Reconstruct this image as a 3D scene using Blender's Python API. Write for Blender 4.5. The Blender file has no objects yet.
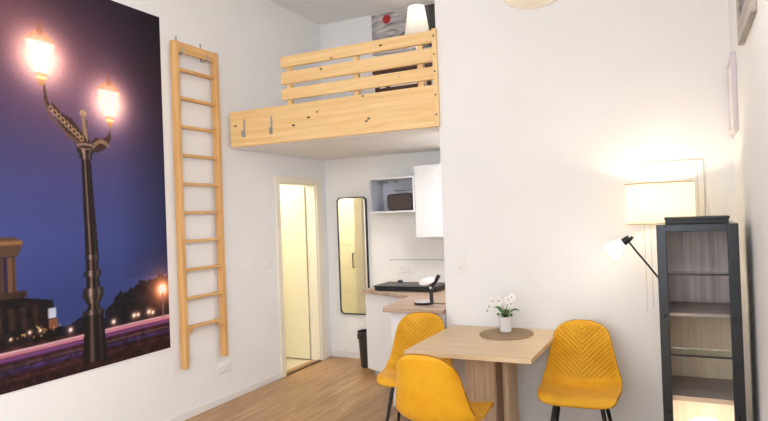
import bpy, bmesh, math, random
import numpy as np
from mathutils import Vector, Matrix
random.seed(7)
PI = math.pi
col = bpy.context.scene.collection

# ------------------------------------------------------------------ helpers
def lin(r, g, b):
    f = lambda c: (c/255/12.92) if c/255 <= .04045 else ((c/255+.055)/1.055)**2.4
    return (f(r), f(g), f(b), 1)

def tag(o, label=None, cat=None, group=None, kind=None):
    if label: o['label'] = label
    if cat: o['category'] = cat
    if group: o['group'] = group
    if kind: o['kind'] = kind
    return o

def thing(name, label, cat, loc=(0, 0, 0), rz=0, group=None):
    o = bpy.data.objects.new(name, None); col.objects.link(o)
    o.location = loc; o.rotation_euler = (0, 0, rz); o.empty_display_size = .05
    return tag(o, label, cat, group)

class MB:
    """collects shapes; build() links them as one mesh object"""
    def __init__(s): s.v = []; s.f = []; s.m = []
    def add(s, vs, fs, mi=0):
        n = len(s.v); s.v += [tuple(v) for v in vs]
        s.f += [tuple(i+n for i in f) for f in fs]; s.m += [mi]*len(fs); return s
    def box(s, x0, x1, y0, y1, z0, z1, mi=0):
        v = [(x, y, z) for z in (z0, z1) for y in (y0, y1) for x in (x0, x1)]
        return s.add(v, [(0, 2, 3, 1), (4, 5, 7, 6), (0, 1, 5, 4), (2, 6, 7, 3), (0, 4, 6, 2), (1, 3, 7, 5)], mi)
    def prism(s, pts, z0, z1, mi=0):
        n = len(pts)
        v = [(p[0], p[1], z0) for p in pts] + [(p[0], p[1], z1) for p in pts]
        f = [tuple(range(n-1, -1, -1)), tuple(range(n, 2*n))] + [(i, (i+1) % n, n+(i+1) % n, n+i) for i in range(n)]
        return s.add(v, f, mi)
    def yprism(s, pts, y0, y1, mi=0):      # outline in x,z extruded along y
        n = len(pts)
        v = [(p[0], y0, p[1]) for p in pts] + [(p[0], y1, p[1]) for p in pts]
        f = [tuple(range(n)), tuple(range(2*n-1, n-1, -1))] + [((i+1) % n, i, n+i, n+(i+1) % n) for i in range(n)]
        return s.add(v, f, mi)
    def lathe(s, prof, c=(0, 0, 0), n=32, ax=None, sx=1, sy=1, mi=0):
        """prof: list of (r,z) bottom to top; ax: optional direction of the axis"""
        q = Vector(ax).to_track_quat('Z', 'Y').to_matrix() if ax else Matrix.Identity(3)
        vs = []; fs = []; rings = []
        for r, z in prof:
            if r < 1e-6:
                rings.append([len(vs)]); vs.append(Vector(c)+q@Vector((0, 0, z)))
            else:
                rings.append(list(range(len(vs), len(vs)+n)))
                for k in range(n):
                    a = 2*PI*k/n
                    vs.append(Vector(c)+q@Vector((r*sx*math.cos(a), r*sy*math.sin(a), z)))
        for a, b in zip(rings, rings[1:]):
            for k in range(n):
                k2 = (k+1) % n
                if len(a) == 1 and len(b) == 1: continue
                if len(a) == 1: fs.append((a[0], b[k2], b[k]))
                elif len(b) == 1: fs.append((a[k], a[k2], b[0]))
                else: fs.append((a[k], a[k2], b[k2], b[k]))
        return s.add(vs, fs, mi)
    def tube(s, pts, r, n=12, mi=0):
        """r: radius or list of radii"""
        P = [Vector(p) for p in pts]; R = r if isinstance(r, (list, tuple)) else [r]*len(P)
        vs = []; fs = []; up = None
        for i, p in enumerate(P):
            t = (P[min(i+1, len(P)-1)]-P[max(i-1, 0)]).normalized()
            if up is None: up = t.orthogonal().normalized()
            up = (up-t*up.dot(t)).normalized(); w = t.cross(up)
            for k in range(n):
                a = 2*PI*k/n; vs.append(p+(up*math.cos(a)+w*math.sin(a))*R[i])
        for i in range(len(P)-1):
            for k in range(n):
                k2 = (k+1) % n; fs.append((i*n+k, i*n+k2, (i+1)*n+k2, (i+1)*n+k))
        fs.append(tuple(range(n-1, -1, -1))); fs.append(tuple(range((len(P)-1)*n, len(P)*n)))
        return s.add(vs, fs, mi)
    def build(s, name, mat, parent=None, bevel=0, smooth=None, world=True):
        off = Vector((0, 0, 0))
        if parent is not None and world:
            p = parent
            while p: off += Vector(p.location); p = p.parent
        me = bpy.data.meshes.new(name)
        me.from_pydata([tuple(Vector(v)-off) for v in s.v], [], s.f); me.update()
        mats = mat if isinstance(mat, (list, tuple)) else [mat]
        for m in mats: me.materials.append(m)
        for p, mi in zip(me.polygons, s.m): p.material_index = mi
        bm = bmesh.new(); bm.from_mesh(me); bmesh.ops.recalc_face_normals(bm, faces=bm.faces); bm.to_mesh(me); bm.free()
        if smooth:
            for p in me.polygons: p.use_smooth = True
            me.set_sharp_from_angle(angle=math.radians(smooth))
        o = bpy.data.objects.new(name, me); col.objects.link(o)
        if parent is not None: o.parent = parent
        if bevel:
            b = o.modifiers.new('bevel', 'BEVEL'); b.width = bevel; b.segments = 2; b.limit_method = 'ANGLE'; b.angle_limit = math.radians(40)
        return o

def copy_tree(o, parent=None):
    c = o.copy(); col.objects.link(c)
    if parent is not None: c.parent = parent
    for ch in [x for x in bpy.data.objects if x.parent == o]: copy_tree(ch, c)
    return c

# ------------------------------------------------------------------ materials
def mat(name, color=(.8, .8, .8, 1), rough=.5, metal=0, spec=.5, emis=None, estr=0, sheen=0, coat=0, trans=0):
    m = bpy.data.materials.new(name); m.use_nodes = True
    b = m.node_tree.nodes['Principled BSDF']
    b.inputs['Base Color'].default_value = color; b.inputs['Roughness'].default_value = rough
    b.inputs['Metallic'].default_value = metal; b.inputs['Specular IOR Level'].default_value = spec
    if emis: b.inputs['Emission Color'].default_value = emis; b.inputs['Emission Strength'].default_value = estr
    if sheen: b.inputs['Sheen Weight'].default_value = sheen
    if coat: b.inputs['Coat Weight'].default_value = coat
    if trans: b.inputs['Transmission Weight'].default_value = trans
    return m

class N:
    def __init__(s, m): s.t = m.node_tree; s.b = s.t.nodes['Principled BSDF']
    def n(s, typ, **kw):
        x = s.t.nodes.new(typ)
        for k, v in kw.items():
            if k.startswith('_'): setattr(x, k[1:], v)
            else: x.inputs[k.replace('__', ' ')].default_value = v
        return x
    def l(s, a, b): s.t.links.new(a, b)
    def coords(s, scale=(1, 1, 1), rot=(0, 0, 0)):
        tc = s.n('ShaderNodeTexCoord'); mp = s.n('ShaderNodeMapping')
        mp.inputs['Scale'].default_value = scale; mp.inputs['Rotation'].default_value = rot
        s.l(tc.outputs['Object'], mp.inputs['Vector']); return mp.outputs['Vector']
    def ramp(s, fac, stops):
        r = s.n('ShaderNodeValToRGB'); e = r.color_ramp.elements
        e[0].position, e[0].color = stops[0]; e[1].position, e[1].color = stops[-1]
        for p, c in stops[1:-1]:
            q = e.new(p); q.color = c
        s.l(fac, r.inputs['Fac']); return r.outputs['Color']
    def mix(s, fac, a, b, mode='MIX'):
        x = s.n('ShaderNodeMix', _data_type='RGBA', _blend_type=mode)
        for sock, v in ((x.inputs[0], fac), (x.inputs[6], a), (x.inputs[7], b)):
            if hasattr(v, 'links'): s.l(v, sock)
            else: sock.default_value = v
        return x.outputs[2]
    def math(s, op, a, b=0.0):
        x = s.n('ShaderNodeMath', _operation=op)
        for i, v in enumerate((a, b)):
            if hasattr(v, 'links'): s.l(v, x.inputs[i])
            else: x.inputs[i].default_value = v
        return x.outputs[0]
    def bump(s, h, strength=.2, dist=.01):
        b = s.n('ShaderNodeBump', Strength=strength, Distance=dist); s.l(h, b.inputs['Height']); s.l(b.outputs['Normal'], s.b.inputs['Normal'])

def plaster(name, c, bump=.06):
    m = mat(name, c, .85, spec=.2); n = N(m)
    t = n.n('ShaderNodeTexNoise', Scale=60, Detail=4); n.l(n.coords(), t.inputs['Vector'])
    n.bump(t.outputs['Fac'], bump, .004)
    t2 = n.n('ShaderNodeTexNoise', Scale=1.3, Detail=2); n.l(n.coords(), t2.inputs['Vector'])
    d = tuple(x*.965 for x in c[:3])+(1,)
    n.l(n.ramp(t2.outputs['Fac'], [(.35, d), (.65, c)]), n.b.inputs['Base Color'])
    return m

def wood(name, a, b, axis='x', scale=1., knots=0., rough=.45, knotcol=(60, 28, 12), contrast=(.3, .7)):
    m = mat(name, a, rough); n = N(m)
    st = {'x': (.6, 14, 14), 'y': (14, .6, 14), 'z': (14, 14, .6)}[axis]
    v = n.coords(tuple(q*scale for q in st))
    t = n.n('ShaderNodeTexNoise', Scale=2.2, Detail=6, Roughness=.6, Distortion=.7); n.l(v, t.inputs['Vector'])
    c = n.ramp(t.outputs['Fac'], [(contrast[0], a), (contrast[1], b)])
    if knots:
        st2 = {'x': (3.0, 6, 6), 'y': (6, 3.0, 6), 'z': (6, 6, 3.0)}[axis]
        vo = n.n('ShaderNodeTexVoronoi', Scale=knots); n.l(n.coords(st2), vo.inputs['Vector'])
        k = n.ramp(vo.outputs['Distance'], [(.0, (1, 1, 1, 1)), (.09, (1, 1, 1, 1)), (.15, (0, 0, 0, 1))])
        sel = n.n('ShaderNodeSeparateColor'); n.l(vo.outputs['Color'], sel.inputs[0])
        k2 = n.math('MULTIPLY', k, n.math('GREATER_THAN', sel.outputs[0], .55))
        c = n.mix(k2, c, lin(*knotcol))
    n.l(c, n.b.inputs['Base Color']); n.bump(t.outputs['Fac'], .08, .003)
    return m

M = {}
M['wall'] = plaster('white_plaster', (.86, .852, .845, 1))
M['ceiling'] = plaster('ceiling_paint', (.85, .84, .83, 1))
M['trim'] = mat('white_lacquer', (.80, .78, .75, 1), .35)
M['casing'] = mat('warm_white_casing', lin(238, 230, 212), .35)
M['cream'] = mat('cream_lacquer', lin(240, 232, 205), .4)
M['white'] = mat('white_melamine', (.82, .82, .83, 1), .3)
M['grey_in'] = mat('grey_melamine', lin(186, 190, 200), .4)
M['plastic'] = mat('white_plastic', (.83, .82, .80, 1), .35)
M['black'] = mat('black_plastic', (.012, .012, .013, 1), .35)
M['blackmetal'] = mat('black_metal', (.012, .012, .012, 1), .38, metal=.3)
M['steel'] = mat('brushed_steel', (.42, .42, .42, 1), .35, metal=1)
M['galv'] = mat('galvanised_steel', lin(168, 170, 172), .5, metal=.3)
M['chrome'] = mat('chrome', (.8, .8, .8, 1), .12, metal=1)
M['pine_x'] = wood('pine_along_x', lin(246, 214, 158), lin(228, 184, 120), 'x', knots=2.3)
M['pine_z'] = wood('pine_along_z', lin(246, 212, 156), lin(230, 186, 122), 'z', knots=.8)
M['ladder_z'] = wood('ladder_wood_z', lin(226, 180, 118), lin(202, 150, 88), 'z')
M['ladder_y'] = wood('ladder_wood_y', lin(226, 180, 118), lin(202, 150, 88), 'y')
M['oak_x'] = wood('light_oak_top', lin(230, 206, 170), lin(208, 178, 138), 'x', rough=.4)
M['sonoma'] = wood('sonoma_oak', lin(212, 186, 156), lin(156, 128, 102), 'z', rough=.5)
M['worktop'] = wood('worktop_oak', lin(205, 180, 158), lin(158, 132, 112), 'x', rough=.4)
M['darkbrown'] = wood('dark_brown_wood', lin(100, 56, 34), lin(66, 34, 22), 'x', rough=.45)
M['board_grey'] = wood('grey_boards', lin(238, 228, 223), lin(172, 160, 158), 'z', scale=.9, knots=.55, knotcol=(70, 62, 66))
M['board_tan'] = wood('pale_tan_boards', lin(246, 230, 200), lin(228, 204, 168), 'z', knots=.5, knotcol=(130, 96, 60))
M['shelf_grey'] = wood('grey_shelf_wood', lin(176, 164, 158), lin(142, 130, 124), 'x')
M['shelf_edge'] = mat('pale_shelf_edge', lin(222, 196, 168), .5)
M['glass'] = mat('shelf_glass', (.75, .85, .82, 1), .02, trans=1)
M['tile'] = mat('hall_tile', lin(214, 205, 180), .3)
M['threshold'] = mat('threshold_strip', lin(95, 60, 38), .4)
M['leafgreen'] = mat('orchid_leaf', lin(58, 104, 38), .4)
M['petal'] = mat('orchid_petal', (.85, .83, .80, 1), .6)
M['petalmid'] = mat('orchid_lip', lin(150, 120, 60), .6)
M['stem'] = mat('orchid_stem', lin(110, 100, 60), .5)
M['soil'] = mat('soil', lin(50, 40, 30), .9)
M['ceramic'] = mat('white_ceramic', (.84, .82, .81, 1), .25)
M['toaster'] = mat('dark_brown_enamel', lin(66, 56, 54), .35, coat=.3)
M['hobglass'] = mat('black_glass', (.01, .01, .012, 1), .35, spec=.25)
M['bin'] = mat('dark_bin_plastic', lin(42, 42, 46), .45)
M['mirror'] = mat('mirror_silver', (.93, .93, .92, 1), .01, metal=1)
M['frame_dark'] = mat('slate_lacquered_metal', lin(60, 64, 68), .24, metal=.8)
M['paper'] = mat('print_paper', (.78, .77, .76, 1), .6)

m = mat('laminate_floor', rough=.38); n = N(m)                 # planks run along y
tc = n.coords((1, 1, 1), (0, 0, PI/2))
br = n.n('ShaderNodeTexBrick', Scale=1.0, Mortar__Size=.0012, Brick__Width=1.2, Row__Height=.19, Mortar__Smooth=.1, Bias=0)
br.inputs['Color1'].default_value = (0, 0, 0, 1); br.inputs['Color2'].default_value = (1, 1, 1, 1); br.inputs['Mortar'].default_value = (.5, .5, .5, 1)
n.l(tc, br.inputs['Vector'])
g = n.n('ShaderNodeTexNoise', Scale=2.5, Detail=7, Roughness=.62, Distortion=.9); n.l(n.coords((9, .7, 1)), g.inputs['Vector'])
g2 = n.n('ShaderNodeTexNoise', Scale=5, Detail=3, Distortion=.3); n.l(n.coords((7, .5, 1)), g2.inputs['Vector'])
c = n.ramp(g.outputs['Fac'], [(.32, lin(140, 100, 62)), (.5, lin(176, 134, 90)), (.68, lin(204, 166, 122))])
c = n.mix(n.math('MULTIPLY', br.outputs['Color'], .35), c, lin(152, 112, 72))
c = n.mix(n.math('MULTIPLY', g2.outputs['Fac'], .3), c, lin(214, 170, 118))
c = n.mix(n.math('MULTIPLY', br.outputs['Fac'], .6), c, lin(96, 62, 36))
n.l(c, n.b.inputs['Base Color']); n.bump(g.outputs['Fac'], .04, .002)
M['floor'] = m

def yellow(name, quilt):
    m = mat(name, lin(222, 164, 26), .55, sheen=.08, spec=.3); n = N(m)
    t = n.n('ShaderNodeTexNoise', Scale=9, Detail=3); n.l(n.coords(), t.inputs['Vector'])
    c = n.ramp(t.outputs['Fac'], [(.3, lin(220, 156, 18)), (.7, lin(230, 172, 34))])
    if quilt:
        v = n.coords(); sp = n.n('ShaderNodeSeparateXYZ'); n.l(v, sp.inputs[0])
        ax = n.math('ABSOLUTE', sp.outputs['X'])
        s_ = n.math('SUBTRACT', n.math('MULTIPLY', ax, 1.0), sp.outputs['Z'])
        fr = n.math('FRACT', n.math('MULTIPLY', s_, 33.0))
        tri = n.math('ABSOLUTE', n.math('SUBTRACT', fr, .5))      # 0 mid of pad, .5 at seam
        h = n.math('SUBTRACT', 1.0, n.math('POWER', n.math('MULTIPLY', tri, 2.0), 5.0))
        n.bump(h, .75, .008)
        seam = n.math('GREATER_THAN', tri, .44)
        c = n.mix(n.math('MULTIPLY', seam, .5), c, lin(176, 112, 16))
    else:
        f = n.n('ShaderNodeTexNoise', Scale=240, Detail=2); n.l(n.coords(), f.inputs['Vector']); n.bump(f.outputs['Fac'], .06, .002)
    n.l(c, n.b.inputs['Base Color']); return m
M['yellow'] = yellow('mustard_velvet', False); M['quilt'] = yellow('mustard_velvet_quilted', True)
M['piping'] = mat('mustard_piping', lin(140, 86, 18), .6)

m = mat('woven_rattan', lin(128, 102, 74), .8); n = N(m)
w = n.n('ShaderNodeTexWave', Scale=42, Distortion=1.2, Detail=2, _wave_type='RINGS', _rings_direction='Z'); n.l(n.coords(), w.inputs['Vector'])
n.l(n.ramp(w.outputs['Color'], [(.2, lin(128, 104, 76)), (.8, lin(186, 160, 126))]), n.b.inputs['Base Color']); n.bump(w.outputs['Color'], .6, .003)
M['rattan'] = m

def shade_mat(name, c, tr=.55):
    m = bpy.data.materials.new(name); m.use_nodes = True; t = m.node_tree; t.nodes.clear()
    o = t.nodes.new('ShaderNodeOutputMaterial'); d = t.nodes.new('ShaderNodeBsdfDiffuse'); r = t.nodes.new('ShaderNodeBsdfTranslucent'); x = t.nodes.new('ShaderNodeMixShader')
    d.inputs[0].default_value = c; r.inputs[0].default_value = c; x.inputs[0].default_value = tr
    t.links.new(d.outputs[0], x.inputs[1]); t.links.new(r.outputs[0], x.inputs[2]); t.links.new(x.outputs[0], o.inputs[0]); return m
M['shade'] = shade_mat('linen_shade', (.95, .92, .82, 1), .65)
M['shade_white'] = shade_mat('white_shade', (.80, .77, .72, 1), .10)
M['shade_trim'] = mat('tan_shade_trim', lin(196, 168, 112), .7)
M['glow'] = mat('lit_opal_glass', (1, 1, 1, 1), .3, emis=(1, .93, .82, 1), estr=9)
M['glow_soft'] = mat('soft_opal_glass', (1, 1, 1, 1), .3, emis=(1, .92, .84, 1), estr=3)
M['opal'] = mat('opal_pendant_glass', lin(246, 240, 224), .25, emis=(1, .92, .78, 1), estr=.08)

# ------------------------------------------------------------------ the room
XL, XR, T, B, CZ, PX = -3.69, .30, 4.37, 6.0, 3.82, -1.652
TK = .12
YR = -2.6
def struct(name, mb, m, bevel=0, parent=None):
    o = mb.build(name, m, parent, bevel=bevel)
    if parent is None: o['kind'] = 'structure'
    return o
struct('floor', MB().box(XL-TK, XR+.2, YR-.2, B+.15, -.1, 0), M['floor'])
struct('ceiling', MB().box(-5.2, XR+.2, YR-.2, B+.15, CZ, CZ+.1), M['ceiling'])
DY0, DY1, DZ = 5.085, 5.775, 1.975
lw = MB().box(XL-TK, XL, YR-.2, DY0, 0, CZ).box(XL-TK, XL, DY1, B, 0, CZ).box(XL-TK, XL, DY0, DY1, DZ, CZ)
struct('wall_left', lw, M['wall'])
struct('wall_back', MB().box(XL-TK, PX, B, B+.15, 0, CZ), M['wall'])
struct('wall_front', MB().box(PX, XR+.2, T, B+.15, 0, CZ), M['wall'])
WR = (-2.0, -.5)
struct('wall_right', MB().box(XR, XR+.2, YR-.2, WR[0], 0, CZ).box(XR, XR+.2, WR[1], T, 0, CZ).box(XR, XR+.2, WR[0], WR[1], 0, .8).box(XR, XR+.2, WR[0], WR[1], 3.1, CZ), M['wall'])
w = MB().box(XR+.07, XR+.14, WR[0], WR[0]+.06, .8, 3.1).box(XR+.07, XR+.14, WR[1]-.06, WR[1], .8, 3.1).box(XR+.07, XR+.14, WR[0], WR[1], .8, .86).box(XR+.07, XR+.14, WR[0], WR[1], 3.04, 3.1)
w.box(XR+.07, XR+.14, WR[0]+.72, WR[0]+.78, .86, 3.04)
struct('added_window_3', w, M['trim'])  # unseen window added in the right wall to light the room
W1, W2 = (-3.3, -2.1), (-1.6, -.4)
rw = MB()
for a, b in ((XL, W1[0]), (W1[1], W2[0]), (W2[1], XR)): rw.box(a, b, YR-.2, YR, 0, CZ)
for a, b in (W1, W2): rw.box(a, b, YR-.2, YR, 0, .8).box(a, b, YR-.2, YR, 3.1, CZ)
struct('wall_rear', rw, M['wall'])
for i, (a, b) in enumerate((W1, W2)):
    w = MB()
    w.box(a, a+.06, YR-.14, YR-.07, .8, 3.1).box(b-.06, b, YR-.14, YR-.07, .8, 3.1).box(a, b, YR-.14, YR-.07, .8, .86).box(a, b, YR-.14, YR-.07, 3.04, 3.1)
    w.box((a+b)/2-.04, (a+b)/2+.04, YR-.14, YR-.07, .86, 3.04).box(a+.06, b-.06, YR-.14, YR-.07, 2.3, 2.36)
    struct('added_window_%d' % (i+1), w, M['trim'])  # rear windows added behind the camera to light the room
# skirting boards
struct('baseboard_left', MB().box(XL, XL+.015, YR, DY0-.075, 0, .06), M['trim'], .003)
struct('baseboard_back', MB().box(XL+.015, -2.95, B-.015, B, 0, .075), M['trim'], .003)
struct('baseboard_front', MB().box(PX, XR, T-.015, T, 0, .06), M['trim'], .003)
struct('baseboard_right', MB().box(XR-.015, XR, YR, T-.015, 0, .06), M['trim'], .003)
# door frame, jambs, threshold, and the leaf standing open into the hall
fr = MB()
fr.box(XL, XL+.02, DY0-.072, DY0, 0, DZ+.06).box(XL, XL+.02, DY1, DY1+.10, 0, DZ+.06).box(XL, XL+.02, DY0, DY1, DZ, DZ+.06)
fr.box(XL-TK, XL, DY0, DY0+.015, 0, DZ).box(XL-TK, XL, DY1-.015, DY1, 0, DZ).box(XL-TK, XL, DY0+.015, DY1-.015, DZ-.015, DZ)
struct('trim_1', fr, M['casing'], .004)
struct('trim_2', MB().box(XL-.03, XL+.012, DY0+.015, DY1-.015, 0, .012), M['threshold'])
dr = thing('door_1', 'cream door leaf standing open into the lit hall', 'door', (XL-TK-.01, DY1-.03, 0)); dr['kind'] = 'structure'
for k in ('label', 'category'): del dr[k]
MB().box(XL-.80, XL-TK-.01, DY1-.03, DY1+.01, .012, DZ-.02).build('door_leaf', M['cream'], dr, bevel=.003)
hd = MB().tube([(XL-.77, DY1-.03, 1.02), (XL-.77, DY1-.08, 1.02), (XL-.66, DY1-.08, 1.02)], .009)
hd.build('door_handle', M['steel'], dr, smooth=40)
# hall behind the doorway
HX = -5.0
struct('floor_hall', MB().box(HX-.1, XL-TK, 3.9, B+.1, -.1, 0), M['tile'])
struct('ceiling_hall', MB().box(HX-.1, XL-TK, 3.9, B+.1, 2.6, 2.7), M['ceiling'])
struct('wall_hall', MB().box(HX-.1, HX, 3.9, B+.1, 0, 2.6).box(HX, XL-TK, B, B+.1, 0, 2.6).box(HX, XL-TK, 3.8, 3.9, 0, 2.6), M['cream'])
wd = thing('hall_wardrobe', 'cream grooved wardrobe in the hall, seen only in the black-framed mirror', 'wardrobe', (-4.4, 4.2, 0))
MB().box(HX+.02, XL-TK-.02, 3.92, 4.42, 0, 2.2).build('carcass', M['cream'], wd, bevel=.003)
for k, (a, b) in enumerate(((HX+.03, -4.47), (-4.465, -3.85))):
    d = MB()
    zs = [.05, .524, .853, 1.19, 2.17]
    for z0, z1 in zip(zs, zs[1:]): d.box(a, b, 4.42, 4.44, z0+.007, z1-.007)
    d.box(a, b, 4.42, 4.432, .05, 2.17)
    dd = d.build('door', M['cream'], wd, bevel=.002)
    hx = a+.06 if k == 0 else -4.20
    MB().tube([(hx, 4.445, .875), (hx, 4.47, .875), (hx, 4.47, 1.075), (hx, 4.445, 1.075)], .009).build('handle', M['black'], dd, smooth=40)

# ------------------------------------------------------------------ night photo mural on the left wall
def mural():
    y0, y1, z0, z1 = 1.74, 3.565, .614, 3.238
    ny, nz = 600, 860
    Y, Z = np.meshgrid(np.linspace(y0, y1, ny), np.linspace(z0, z1, nz), indexing='ij')
    C = np.zeros(Y.shape+(3,))
    zs = [.6, 1.1, 1.5, 1.9, 2.3, 2.7, 3.25]
    cs = np.array([(44, 56, 108), (50, 62, 118), (62, 72, 132), (64, 66, 118), (60, 50, 84), (52, 38, 60), (36, 26, 42)], float)
    for k in range(3): C[..., k] = np.interp(Z, zs, cs[:, k])
    rs = np.random.RandomState(3)
    right = np.clip((Y-3.1)/.45, 0, 1)[..., None]; C *= 1-.35*right*(Z[..., None] > 1.2)
    def put(mask, c, a=1.0):
        m_ = (np.asarray(mask, float)*a)[..., None]; C[:] = C*(1-m_)+np.array(c, float)*m_
    def glow(y, z, s, c, p=1.0, sy=1.0):
        r = np.sqrt(((Y-y)*sy)**2+(Z-z)**2); a = np.exp(-(r/s)**p)[..., None]
        C[:] = C+np.array(c, float)*a
    def poly(pts):
        inside = np.zeros(Y.shape, bool); n_ = len(pts)
        for i in range(n_):
            (ya, za), (yb, zb) = pts[i], pts[(i+1) % n_]
            if za == zb: continue
            cr = ((za > Z) != (zb > Z)) & (Y < (yb-ya)*(Z-za)/(zb-za)+ya); inside ^= cr
        return inside
    def seg(ya, za, yb, zb, ra, rb=None):
        rb = ra if rb is None else rb
        dy, dz = yb-ya, zb-za; L = dy*dy+dz*dz+1e-9
        t = np.clip(((Y-ya)*dy+(Z-za)*dz)/L, 0, 1)
        d = np.hypot(Y-ya-t*dy, Z-za-t*dz); return d < ra+(rb-ra)*t
    def ell(y, z, a, b): return ((Y-y)/a)**2+((Z-z)/b)**2 < 1
    # glow haze round both lanterns
    glow(2.56, 2.70, .22, (170, 110, 90), 1.0); glow(3.06, 2.48, .17, (160, 106, 92), 1.0)
    glow(2.2, 3.05, .3, (44, 24, 18), 1.5)
    # road, far ground and light trails
    put(Z < .90, (24, 14, 18)); 
    band = lambda z, w: np.exp(-((Z-z)/w)**2)
    tex = (np.sin(Z*420)+np.sin(Z*173+1))*.25+.5
    put(Z < .90, (70, 34, 34), .6)
    for z, w, c, a in ((.845, .012, (226, 140, 168), .95), (.862, .006, (255, 214, 214), .9), (.818, .012, (150, 84, 170), .8), (.795, .008, (60, 30, 40), .8),
                       (.775, .008, (140, 96, 110), .6), (.745, .015, (62, 48, 110), .8), (.715, .01, (50, 24, 32), .8), (.695, .006, (120, 66, 56), .5), (.66, .02, (44, 22, 26), .7)):
        b_ = band(z+.01*np.sin(Y*2.2), w)*(Z < .905); put(b_, c, a)
    C *= (1-.25*(Z < .84)*tex)[..., None]
    # trees on the right and dark scrub
    top = .93+.22*np.clip((Y-2.97)/.45, 0, 1)**.45+.012*np.sin(Y*31)+.008*np.sin(Y*67+1)+.006*np.sin(Y*140)
    put((Y > 3.0-.05*np.sin(Z*40)) & (Z < top+.04) & (Z > .885), (22, 20, 26))
    put((Y > 2.55) & (Y < 3.05) & (Z < .965+.02*np.sin(Y*23)) & (Z > .885), (20, 18, 30))
    # building and round colonnade on the left
    put(poly([(1.7, 1.20), (2.25, 1.20), (2.44, 1.16), (2.58, 1.13), (2.60, 1.0), (2.62, .885), (1.7, .885)]), (26, 18, 20))
    for k in range(9): put((abs(Y-(1.86+k*.075)) < .016) & (Z > .98) & (Z < 1.12) & (Y < 2.5), (60, 40, 30), .6)
    put((Z > 1.015) & (Z < 1.08) & (Y > 2.545) & (Y < 2.6), (205, 215, 235), .9)
    put((Z > .95) & (Z < 1.01) & (Y > 2.55) & (Y < 2.61), (150, 90, 60), .8)
    put(poly([(1.78, 1.55), (2.34, 1.55), (2.40, 1.515), (2.37, 1.45), (2.345, 1.42), (1.8, 1.42)]), (84, 60, 46))
    put((Z > 1.50) & (Z < 1.525) & (Y < 2.39) & (Y > 1.78), (140, 98, 66))
    put((Y < 2.345) & (Z < 1.43) & (Z > 1.19) & (Y > 1.8), (44, 34, 58))
    for yc in (1.86, 1.95, 2.05, 2.15, 2.24, 2.32):
        put((abs(Y-yc) < .026) & (Z > 1.2) & (Z < 1.425), (104, 74, 54)); put((abs(Y-yc-.012) < .008) & (Z > 1.2) & (Z < 1.425), (70, 48, 40))
    put((Y < 2.41) & (Z > 1.175) & (Z < 1.215), (60, 42, 34))
    # patchy texture of foliage, stone and asphalt
    def vnoise(cell, seed):
        q = np.random.RandomState(seed).rand(int(1.9/cell)+3, int(2.7/cell)+3); a = (Y-y0)/cell; b = (Z-z0)/cell
        i, j = a.astype(int), b.astype(int); fa, fb = a-i, b-j
        return (q[i, j]*(1-fa)+q[i+1, j]*fa)*(1-fb)+(q[i, j+1]*(1-fa)+q[i+1, j+1]*fa)*fb
    tx = (vnoise(.018, 5)*.6+vnoise(.04, 6)*.4)
    low = (Z < 1.2) & (C.sum(2) < 200)
    C[low] *= (.45+1.1*tx[low])[:, None]
    for k in range(16):
        yy = 2.3+rs.rand()*.33; zz = .915+rs.rand()*.07; put(ell(yy, zz, .006, .005), (225, 160+rs.rand()*60, 120), .8)
    # distant lamps
    glow(3.50, 1.085, .11, (200, 90, 40), 1.2)
    for y, z, s in ((3.50, 1.085, .06), (2.70, .915, .018), (3.04, .91, .02), (3.22, .925, .02), (3.26, .925, .016), (3.36, .93, .022), (3.40, .92, .015), (2.42, .95, .012), (2.49, .95, .012), (2.30, .93, .01)):
        glow(y, z, s, (255, 190, 140), 1.3); glow(y, z, s*.5, (255, 240, 220), 2)
    put((abs(Y-3.50) < .008) & (Z > .86) & (Z < 1.06), (150, 120, 120), .7)
    # cast-iron post
    cx = 2.882
    def shaft(za, zb, ra, rb, c0=(80, 62, 56)):
        t = np.clip((Z-za)/(zb-za), 0, 1); R = ra+(rb-ra)*t; d = (Y-cx+.022*np.clip((Z-1.4)/.65, 0, 1.1))/R
        m_ = (abs(d) < 1) & (Z >= za) & (Z <= zb); shade = .42+1.25*np.exp(-((d+.25)/.18)**2)+.5*np.exp(-((d-.55)/.12)**2)
        cc = np.array(c0, float)[None, None]*shade[..., None]
        C[m_] = cc[m_]
    shaft(.665, .985, .098, .075, (58, 46, 44)); shaft(.985, 1.02, .085, .085, (90, 74, 70)); shaft(1.02, 1.06, .06, .04); shaft(1.06, 1.12, .05, .085, (92, 76, 70))
    shaft(1.12, 1.17, .085, .08, (110, 92, 84)); shaft(1.17, 1.25, .055, .05); shaft(1.25, 1.29, .068, .068, (104, 88, 82)); shaft(1.29, 1.37, .05, .048); shaft(1.37, 1.40, .056, .056, (104, 88, 82))
    shaft(1.40, 2.06, .052, .036); shaft(2.06, 2.10, .05, .05, (110, 90, 80)); shaft(2.10, 2.14, .06, .075, (110, 90, 80)); shaft(2.14, 2.20, .045, .035)
    for k in range(3): put((abs(Y-cx+.022*np.clip((Z-1.4)/.65, 0, 1)-(k-1)*.024) < .004) & (Z > 1.4) & (Z < 2.05), (26, 20, 24), .8)
    shaft(2.2, 2.26, .03, .02, (120, 96, 80)); shaft(2.26, 2.33, .014, .022, (130, 104, 84)); put(ell(cx-.035, 2.375, .028, .024), (176, 140, 110)); put(seg(cx-.035, 2.36, cx-.02, 2.2, .012, .02), (150, 120, 96)); cx -= .02
    # winged arms
    dk, lt = (66, 46, 40), (188, 150, 116)
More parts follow.
